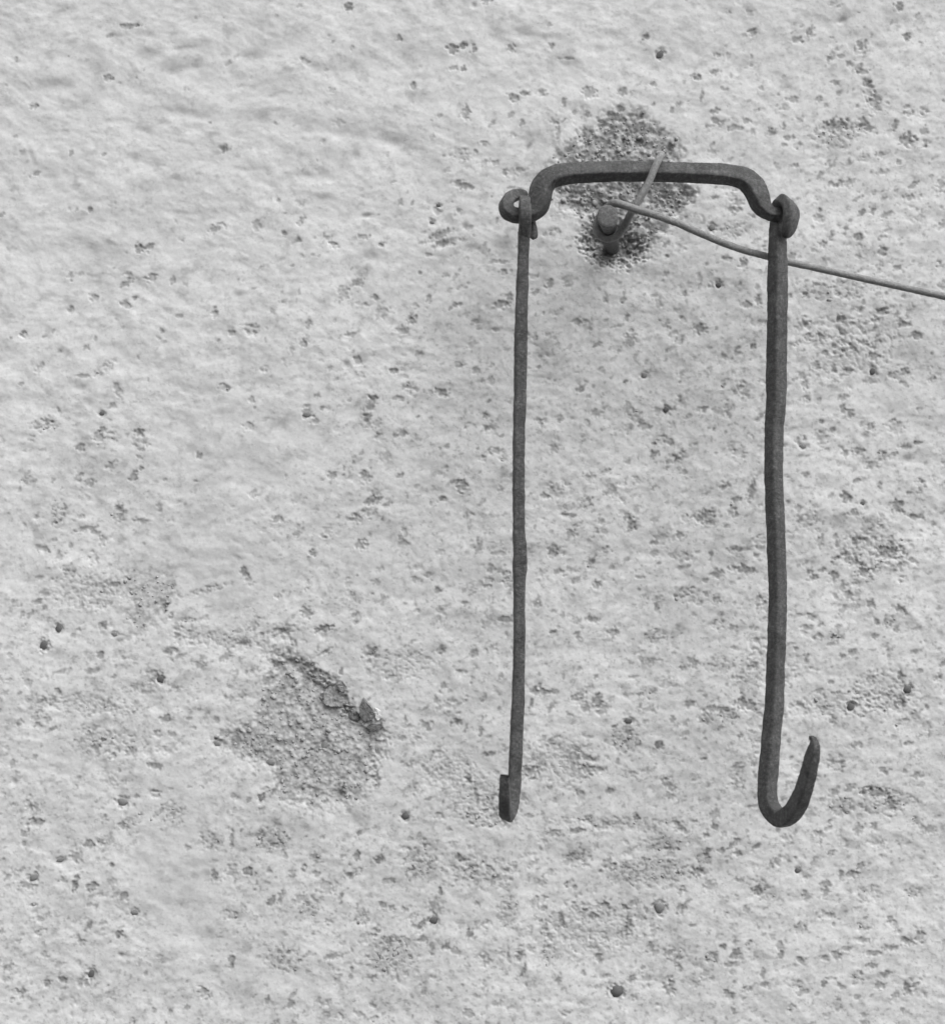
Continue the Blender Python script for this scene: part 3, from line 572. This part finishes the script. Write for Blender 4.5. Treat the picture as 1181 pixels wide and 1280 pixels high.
# ------------------------------------------------------------------ stones set in the wall
import bmesh
def stone_data(name, seed, sub, mat, rough=0.42):
    bm = bmesh.new()
    bmesh.ops.create_icosphere(bm, subdivisions=sub, radius=1.0)
    off = Vector((seed * 3.7, seed * 1.3, 0))
    for v in bm.verts:
        n = mnoise.noise(v.co * 1.3 + off) + 0.5 * mnoise.noise(v.co * 2.7 + off)
        v.co *= 1 + rough * n
    me = bpy.data.meshes.new(name)
    bm.to_mesh(me); bm.free()
    me.materials.append(mat)
    for p in me.polygons: p.use_smooth = True
    return me

pm = {}
for k in range(4):
    pm['d', k] = stone_data('pebble', k + 1, 2, M_stone_dark)
    pm['g', k] = stone_data('pebble', k + 11, 2, M_stone_mid)
for i, (x, y, rx, ry, a, sh) in enumerate(stones):
    o = bpy.data.objects.new('pebble', pm['d' if sh > 0.75 else 'g', i % 4])
    col.objects.link(o)
    o.parent = wall
    rr = min(rx, ry)
    o.location = ((x - CX) * S, -(hgt(x, y) - 0.02 * rr) * S, (CY - y) * S)
    o.scale = (rx * 0.78 * S, rr * 0.34 * S, ry * 0.78 * S)
    o.rotation_euler = (0, -R(a), 0)

# broken flakes of stone and plaster standing out of the hollow
def flake(name, pts, d0, d1, mat, lean=(0, 0)):
    """A broken piece: ragged outline, steep sides and an uneven sloping face."""
    out = []
    for k, a in enumerate(pts):
        b = pts[(k + 1) % len(pts)]
        m = max(2, int(math.hypot(b[0] - a[0], b[1] - a[1]) / 1.6))
        for q in range(m):
            x, y = a[0] + (b[0] - a[0]) * q / m, a[1] + (b[1] - a[1]) * q / m
            out.append((x + 0.9 * mnoise.noise(Vector((x * .5, y * .5, 3))), y + 0.9 * mnoise.noise(Vector((x * .5, y * .5, 8)))))
    n = len(out); cx = sum(p[0] for p in out) / n; cy = sum(p[1] for p in out) / n
    V = []; F = []
    levels = ((1.04, 0.0), (1.0, 0.7), (0.9, 1.0), (0.7, 1.0), (0.45, 1.0), (0.2, 1.0))
    for sc_, f in levels:
        for (x, y) in out:
            qx, qy = cx + (x - cx) * sc_, cy + (y - cy) * sc_
            dd = d0 + (d1 - d0) * f
            if f > 0.5:
                dd += 1.5 * mnoise.noise(Vector((qx * .16, qy * .16, 1))) + 0.8 * mnoise.noise(Vector((qx * .5, qy * .5, 2))) \
                    + lean[0] * (qx - cx) * 0.22 + lean[1] * (qy - cy) * 0.22
            V.append(((qx - CX) * S, -dd * S, (CY - qy) * S))
    V.append(((cx - CX) * S, -d1 * S, (CY - cy) * S))
    for l in range(len(levels) - 1):
        for k in range(n):
            F.append((l * n + k, l * n + (k + 1) % n, (l + 1) * n + (k + 1) % n, (l + 1) * n + k))
    l = (len(levels) - 1) * n
    for k in range(n): F.append((l + k, l + (k + 1) % n, len(V) - 1))
    me = bpy.data.meshes.new(name); me.from_pydata(V, [], F)
    bm = bmesh.new(); bm.from_mesh(me); bmesh.ops.recalc_face_normals(bm, faces=bm.faces); bm.to_mesh(me); bm.free()
    me.materials.append(mat)
    o = bpy.data.objects.new(name, me); col.objects.link(o); o.parent = wall
    return o

flake('stone_flake', [(449, 896), (450, 882), (455, 871), (461, 878), (467, 884), (470, 893), (464, 901), (456, 903)], -4, 5.0, M_stone_mid, (1, -1))
flake('stone_flake', [(457, 909), (466, 906), (477, 905), (480, 908), (474, 912), (464, 914)], -4, 3.2, M_stone_dark, (0, 1))
flake('stone_flake', [(404, 866), (412, 858), (422, 862), (430, 874), (428, 884), (414, 884), (404, 880)], -6, -0.6, M_stone_mid, (-1, 1))
flake('stone_flake', [(420, 856), (428, 851), (434, 858), (430, 866), (424, 864)], -4, 1.8, M_stone_mid)
flake('stone_flake', [(434, 888), (442, 886), (450, 896), (448, 902), (438, 900)], -7, -1.0, M_stone_dark)
flake('stone_flake', [(469, 884), (476, 888), (477, 897), (472, 902), (468, 894)], -3, 2.6, M_plaster)

# sand and grit lying open in the bare mortar: uncountable
gv, gf = [], []
bm = bmesh.new(); bmesh.ops.create_icosphere(bm, subdivisions=1, radius=1.0)
iv = np.array([v.co[:] for v in bm.verts]); fi = np.array([[v.index for v in f.verts] for f in bm.faces]); bm.free()
fidx = rng.random((2, 400000))
n_g = 0; base = 0
for k in range(60000):
    x = rng.uniform(-20, 1200); y = rng.uniform(-20, 1300)
    i = int(np.searchsorted(ax, x)); j = int(np.searchsorted(ay, y))
    if mortar[j, i] < 0.25 or rng.random() > mortar[j, i] * 0.8: continue
    r = min(3.2, 0.9 + rng.exponential(0.55))
    q = iv * np.array([r * rng.uniform(.8, 1.5), r * 0.8, r * rng.uniform(.7, 1.2)]) * (1 + 0.25 * rng.standard_normal((len(iv), 1)))
    t = rng.uniform(0, math.pi); c, s = math.cos(t), math.sin(t)
    q = np.stack([q[:, 0] * c - q[:, 2] * s, q[:, 1], q[:, 0] * s + q[:, 2] * c], 1)
    q += np.array([x - CX, -(H[j, i] + 0.1 * r), CY - y])
    gv.append(q * S); gf.append(fi + base); base += len(iv); n_g += 1
    if n_g > 6000: break
g = mesh_np('sand_grit', np.concatenate(gv), np.concatenate(gf), M_grit, parent=wall, smooth=True)
tag(g, kind='stuff')

# ------------------------------------------------------------------ forged bars: a section swept along a bent path
def catmull(P, step):
    P = np.array(P, dtype=float)
    Q = np.vstack([2 * P[0] - P[1], P, 2 * P[-1] - P[-2]])
    out = []; par = []
    for i in range(1, len(Q) - 2):
        p0, p1, p2, p3 = Q[i - 1], Q[i], Q[i + 1], Q[i + 2]
        L = np.linalg.norm(p2[:3] - p1[:3]); n = max(2, int(L / step))
        t0 = 0; t1 = t0 + max(1e-6, np.linalg.norm(p1[:3] - p0[:3]) ** .5)
        t2 = t1 + max(1e-6, L ** .5); t3 = t2 + max(1e-6, np.linalg.norm(p3[:3] - p2[:3]) ** .5)
        for k in range(n):
            t = t1 + (t2 - t1) * k / n
            A1 = (t1 - t) / (t1 - t0) * p0 + (t - t0) / (t1 - t0) * p1
            A2 = (t2 - t) / (t2 - t1) * p1 + (t - t1) / (t2 - t1) * p2
            A3 = (t3 - t) / (t3 - t2) * p2 + (t - t2) / (t3 - t2) * p3
            B1 = (t2 - t) / (t2 - t0) * A1 + (t - t0) / (t2 - t0) * A2
            B2 = (t3 - t) / (t3 - t1) * A2 + (t - t1) / (t3 - t1) * A3
            out.append((t2 - t) / (t2 - t1) * B1 + (t - t1) / (t2 - t1) * B2)
            par.append(i - 1 + k / n)
    out.append(P[-1]); par.append(len(P) - 1)
    return np.array(out), np.array(par)


def sweep(ctrl, mat, root, parts, ref_i=0, p_sq=4.5, nseg=28, rough=0.5, seed=0, step=1.6, caps=(0.5, 0.5)):
    """ctrl rows: picture x, y, distance from wall, width, thickness, roll. parts: (name, first, last ctrl index)."""
    C = []
    for (px, py, d, wd, th, ro) in ctrl:
        d = d + OFF * min(1.0, max(0.0, (1500 - px) / 560))
        v = pt(px, py, d) / S; k = (D - d) / D
        C.append([v.x, v.y, v.z, wd * k, th * k, ro])
    Q, par = catmull(C, step)
    P = Q[:, :3]
    T = np.gradient(P, axis=0); T /= np.linalg.norm(T, axis=1)[:, None]
    n = len(P); B = np.zeros_like(P)
    r0 = int(np.argmin(np.abs(par - ref_i)))
    ref = np.array([0, -1.0, 0]); b = ref - (ref @ T[r0]) * T[r0]; B[r0] = b / np.linalg.norm(b)
    for rngk in (range(r0 + 1, n), range(r0 - 1, -1, -1)):
        prev = r0
        for i in rngk:
            b = B[prev] - (B[prev] @ T[i]) * T[i]; B[i] = b / np.linalg.norm(b); prev = i
    Nn = np.cross(T, B)
    ph = np.linspace(0, 2 * math.pi, nseg, endpoint=False) + math.pi / nseg
    ca, sa = np.cos(ph), np.sin(ph)
    ea = np.sign(ca) * np.abs(ca) ** (2 / p_sq); eb = np.sign(sa) * np.abs(sa) ** (2 / p_sq)
    rings = []; pars = []
    for i in range(n):
        ro = R(Q[i, 5]); hw, ht = Q[i, 3] / 2, Q[i, 4] / 2
        # rounded ends
        for e, side in ((i, 0), (n - 1 - i, 1)):
            dist = e * step; Lc = caps[side] * Q[i, 3]
            if dist < Lc:
                f = math.sqrt(max(0.04, 1 - (1 - dist / Lc) ** 2)); hw *= f; ht *= f
        a_ = ea * hw; b_ = eb * ht
        a2 = a_ * math.cos(ro) - b_ * math.sin(ro); b2 = a_ * math.sin(ro) + b_ * math.cos(ro)
        ring = P[i] + a2[:, None] * Nn[i] + b2[:, None] * B[i]
        dirv = (a2[:, None] * Nn[i] + b2[:, None] * B[i])
        dirv /= np.linalg.norm(dirv, axis=1)[:, None] + 1e-9
        off = Vector((seed * 31.7, 0, 0))
        dn = np.array([rough * (0.9 * mnoise.noise(Vector(q) * 0.055 + off) + 0.55 * mnoise.noise(Vector(q) * 0.17 + off)
                                + 0.3 * mnoise.noise(Vector(q) * 0.45 + off)) for q in ring])
        rings.append(ring + dirv * dn[:, None]); pars.append(par[i])
    rings = np.array(rings)
    Vn = np.zeros_like(rings)
    du = np.roll(rings, -1, 1) - np.roll(rings, 1, 1); dv = np.gradient(rings, axis=0)
    Vn = np.cross(du, dv); Vn /= np.linalg.norm(Vn, axis=2)[:, :, None] + 1e-9
    outw = rings - P[:, None, :]
    if (Vn * outw).sum() < 0: Vn = -Vn; flip = True
    else: flip = False
    objs = []
    par = np.array(pars)
    root_loc = np.array(root.location) if root is not None else np.zeros(3)
    for name, a, bb in parts:
        ia = int(np.argmin(np.abs(par - a))); ib = int(np.argmin(np.abs(par - bb)))
        rr = rings[ia:ib + 1]; m = len(rr)
        V = rr.reshape(-1, 3) * S - root_loc
        Nv = Vn[ia:ib + 1].reshape(-1, 3)
        id_ = np.arange(m * nseg).reshape(m, nseg)
        nxt = np.roll(id_, -1, 1)
        F = np.stack([id_[:-1], nxt[:-1], nxt[1:], id_[1:]], -1).reshape(-1, 4)
        if flip: F = F[:, ::-1]
        F = F.tolist(); V = V.tolist(); Nv = Nv.tolist()
        tri = []
        for end, on in ((0, ia == 0), (m - 1, ib == n - 1)):
            if on:
                cpt = rr[end].mean(0) * S - root_loc; V.append(cpt.tolist())
                tn = T[ia if end == 0 else ib] * (-1 if end == 0 else 1); Nv.append(tn.tolist())
                for k in range(nseg):
                    a1, a2_ = int(id_[end, k]), int(id_[end, (k + 1) % nseg])
                    f = (a1, a2_, len(V) - 1) if (end == 0) == flip else (a2_, a1, len(V) - 1)
                    tri.append(f)
        me = bpy.data.meshes.new(name)
        me.from_pydata(V, [], F + tri)
        for p_ in me.polygons: p_.use_smooth = True
        me.normals_split_custom_set_from_vertices(Nv)
        me.materials.append(mat)
        o = bpy.data.objects.new(name, me); col.objects.link(o)
        if root is not None: o.parent = root
        objs.append(o)
    return objs


# the handle: bar with both ends bent down and curled into rings
handle = empty('hanger_bar', pt(790, 215, 75 + OFF))
tag(handle, 'horizontal forged iron bar with curled ends, tied to the wall peg by wire', 'iron bar')
ro = 27
bar = [(660, 243.5, 55, 7, 7, ro), (652, 243, 57, 10, 9, ro), (643, 244.5, 63, 12, 12, ro), (635, 250, 71, 14, 14, ro), (632.5, 258, 76, 15, 15, ro),
       (636, 266, 78, 15, 15, ro), (645, 269.5, 78, 15, 15, ro), (656, 269.5, 77, 15, 15, ro), (666, 266.5, 76, 16, 15, ro),
       (673, 258, 75, 18, 15, ro), (675, 246, 75, 22, 16, ro), (677.5, 234, 75, 22, 16, ro), (686, 223.5, 75, 20, 16, ro),
       (700, 219, 75, 19, 17, ro), (718, 216.4, 75, 18.5, 17, ro), (740, 215, 75, 18, 17, ro), (778, 214, 75, 17.6, 16.5, ro),
       (818, 214.4, 75, 16.8, 16.5, ro), (860, 215.6, 75, 17, 16.5, ro), (885, 216.6, 75, 17.5, 16.5, ro), (910, 218.6, 75, 18.5, 16.5, ro),
       (928, 223, 75, 20, 16.5, ro), (940, 231.5, 75, 22, 16.5, ro), (946, 243, 75, 21, 16.5, ro), (951, 256, 75, 18, 16, ro),
       (960, 265.5, 76, 15, 15, ro), (971, 268.5, 77, 13, 13, ro), (981, 266, 74, 12, 12, ro), (986, 258, 66, 11, 11, ro), (983, 251, 60, 8, 8, ro)]
bar = [(x, y, d, a * (1.2 if 8 < i < 25 else 1.08), b * (1.18 if 8 < i < 25 else 1.05), q) for i, (x, y, d, a, b, q) in enumerate(bar)]
sweep(bar, M_iron, handle, [('ring', 0, 10.5), ('beam', 10.5, 23.5), ('ring', 23.5, 29)], ref_i=16, p_sq=6, rough=0.7, seed=1)

# left hook
hookL = empty('hook_rod', pt(650, 640, 78 + OFF))
tag(hookL, 'left hanging iron rod, narrower, its hook end turned towards the viewer', 'hook', 'iron hooks hanging from the bar')
rl = 8
lrod = [(667, 299, 68, 8, 7, rl), (666, 291, 63, 11, 9, rl), (663, 279, 59, 12, 10, rl), (659.5, 265, 58, 12, 11, rl), (656.5, 254, 64, 13, 11, rl), (655.5, 249.5, 77, 14, 11, rl),
        (655.5, 255, 91, 14.5, 12, rl), (656, 268, 93, 15, 12, rl), (656, 281, 88, 15, 12.5, rl), (655, 294, 81, 14.5, 13, rl), (654.2, 310, 77, 13.8, 13, rl),
        (653.3, 340, 76, 14.2, 13, rl), (651.3, 400, 76, 15.4, 14, rl), (650.1, 480, 76, 15.6, 14, rl), (648.5, 550, 77, 14.4, 14, rl),
        (648.1, 620, 78, 14.4, 14, rl), (648.6, 665, 79, 15, 14, rl), (649.8, 694, 80, 17, 15, rl), (649.6, 712, 80, 17, 15, rl), (648.8, 730, 81, 14.6, 14, rl),
        (649, 780, 83, 14.2, 14, rl), (648.5, 830, 85, 14.4, 14, rl), (647.2, 880, 88, 15.2, 14, rl), (645.4, 920, 90, 16, 14, rl),
        (644.2, 950, 92, 16, 14, rl), (643.3, 980, 93, 15.5, 14, rl), (641, 1004, 98, 15.5, 13, rl), (636, 1018, 112, 16.5, 13, rl), (633, 1019, 124, 16.5, 13, -4),
        (631, 1006, 142, 15, 13, -18), (630.6, 988, 152, 14, 12, -24), (631, 970, 158, 12, 10, -24), (632, 953, 160, 8, 7, -24)]
sweep(lrod, M_iron, hookL, [('eye', 0, 9.5), ('shank', 9.5, 25), ('hook_end', 25, 31)], ref_i=12, p_sq=4.5, rough=0.8, seed=2)

# right hook
hookR = empty('hook_rod', pt(970, 640, 78 + OFF))
tag(hookR, 'right hanging iron rod, thicker, its hook end turned out to the right', 'hook', 'iron hooks hanging from the bar')
rr_ = -57
def rw(y, l, r, d, th=None, roll=rr_):
    s = (r - l) / 1.24
    return ((l + r) / 2, y, d, s, th or s, roll)
rrod = [(981.5, 298, 86, 11, 9, -15), (984.5, 289, 89, 19, 12, -15), (987.5, 277, 92, 23, 13, -15), (988.5, 264.5, 92, 24, 14, -15), (984.5, 255, 87, 21, 13, -18), (977, 252, 74, 17, 13, -28), (972, 257, 63, 14, 12, rr_), (970.5, 268, 59, 14, 12, rr_), (970.5, 282, 64, 15, 14, rr_),
        rw(298, 960.5, 983, 73), rw(320, 959.5, 983, 76), rw(345, 959, 984, 76), rw(380, 958.7, 983.7, 76), rw(450, 957.5, 983, 76),
        rw(500, 957, 982, 76), rw(540, 955.6, 979, 76), rw(590, 955, 978, 77), rw(620, 956, 979, 77), rw(650, 957, 980.6, 78), rw(700, 959, 982, 78),
        rw(740, 960.4, 982.6, 79), rw(780, 959.5, 982.4, 80), rw(830, 957.7, 980.6, 80), rw(880, 955.5, 979, 81), rw(910, 952.7, 976.7, 81),
        rw(940, 950, 974, 82), rw(965, 947.6, 972.4, 82), rw(990, 946.5, 971, 84), (962, 1009, 89, 21, 20, rr_), (974.5, 1023, 103, 21, 20, rr_),
        (988.5, 1017, 124, 21, 19, rr_), (999, 1000, 143, 20, 18, rr_), (1006, 981, 156, 19.5, 16, rr_), (1011.5, 960, 166, 18, 15, rr_), (1015.5, 943, 173, 16, 14, rr_),
        (1017.5, 931, 176, 12, 10, rr_), (1016, 924.5, 175, 8, 7, rr_), (1011, 921, 169, 5.5, 5, rr_)]
sweep(rrod, M_iron, hookR, [('eye', 0, 10), ('shank', 10, 27), ('hook_end', 27, 37)], ref_i=14, p_sq=5.5, rough=0.8, seed=3)

# ------------------------------------------------------------------ peg driven into the wall
peg = empty('iron_peg', pt(759, 270.5, 0) * 1.0)
hp = pt(759, 270.5, 110 + OFF)
peg.location = (hp.x, 0, hp.z)
tag(peg, 'stout round iron peg driven into the bare mortar below the handle, wire wrapped round it', 'peg')
def turned(name, prof, rx, ry, parent, mat, seed, nseg=40):
    V = []; F = []
    for (d, s) in prof:
        for k in range(nseg):
            a = 2 * math.pi * k / nseg
            n = 1 + 0.035 * mnoise.noise(Vector((math.cos(a) * 1.5, math.sin(a) * 1.5, d * .06 + seed)))
            t_ = (110 + OFF - d) / (110 + OFF)          # the peg leans up towards its head
            V.append(((math.cos(a) * rx * s * n + 18.6 * t_) * S, -d * S, (math.sin(a) * ry * s * n - 4.6 * t_) * S))
    m = len(prof)
    for i in range(m - 1):
        for k in range(nseg):
            k2 = (k + 1) % nseg
            F.append((i * nseg + k, i * nseg + k2, (i + 1) * nseg + k2, (i + 1) * nseg + k))
    V.append((0, -prof[-1][0] * S, 0)); c = len(V) - 1
    for k in range(nseg): F.append(((m - 1) * nseg + k, (m - 1) * nseg + (k + 1) % nseg, c))
    me = bpy.data.meshes.new(name); me.from_pydata(V, [], F)
    for p_ in me.polygons: p_.use_smooth = True
    me.materials.append(mat)
    o = bpy.data.objects.new(name, me); col.objects.link(o); o.parent = parent
    return o
k_ = (D - 110 - OFF) / D
turned('shaft', [(-30, 1)] + [(d, 1) for d in range(0, 136, 8)] + [(103.5 + OFF, 1)], 10.5 * k_, 12 * k_, peg, M_iron, 1)
turned('head', [(d + OFF, s) for d, s in ((102, .7), (102.5, .95), (104, 1), (108, 1), (109.6, .97), (110.3, .9), (110.6, .6), (110.8, .3))], 13.2 * k_, 14.8 * k_, peg, M_peg, 5)

# ------------------------------------------------------------------ wire
wire = empty('tie_wire', pt(760, 272, 97 + OFF))
tag(wire, 'thick pale wire looped over the iron bar, round the peg and away to the right', 'wire')
wr = [(799, 247, 62), (806, 235, 60), (814, 219, 59), (821, 204, 61), (825, 196, 68), (826.5, 193.5, 79), (824.5, 197, 90), (819, 208, 94.5), (810.5, 228, 95),
      (801, 245, 94), (794, 257, 92), (786.5, 270, 86), (780.5, 282, 76), (772, 293.5, 66), (761, 298.5, 61), (750, 294.5, 60), (745, 284, 60), (747.5, 274, 63),
      (753, 266.5, 72), (758.5, 260, 87), (765.5, 254, 101), (775.5, 255.3, 108), (793, 261, 107), (818.5, 269, 102), (844, 278, 97), (869, 289, 90), (900, 302.3, 79), (930, 313, 66), (956, 320, 56),
      (985, 327.5, 50), (1033, 338, 46), (1084, 349.5, 42), (1150, 364, 36), (1200, 375, 32), (1300, 397, 24), (1420, 424, 14), (1500, 441, 4), (1540, 449, -12)]
wt = [9.4] * 12 + [9.8] * 10 + [9.8, 9.6, 9.4, 9.2, 9, 8.8] + [8.6] * 10
sweep([(x, y, d, t, t, 0) for (x, y, d), t in zip(wr, wt)], M_wire, wire, [('tail_loop', 0, 12), ('coil', 12, 21), ('strand', 21, 37)],
      ref_i=27, p_sq=2, nseg=18, rough=0.35, seed=9, step=1.8, caps=(0.3, 0.3))
print('tris approx', len(V) and len(wall.data.polygons) * 2, 'grit', n_g, 'stones', len(stones))
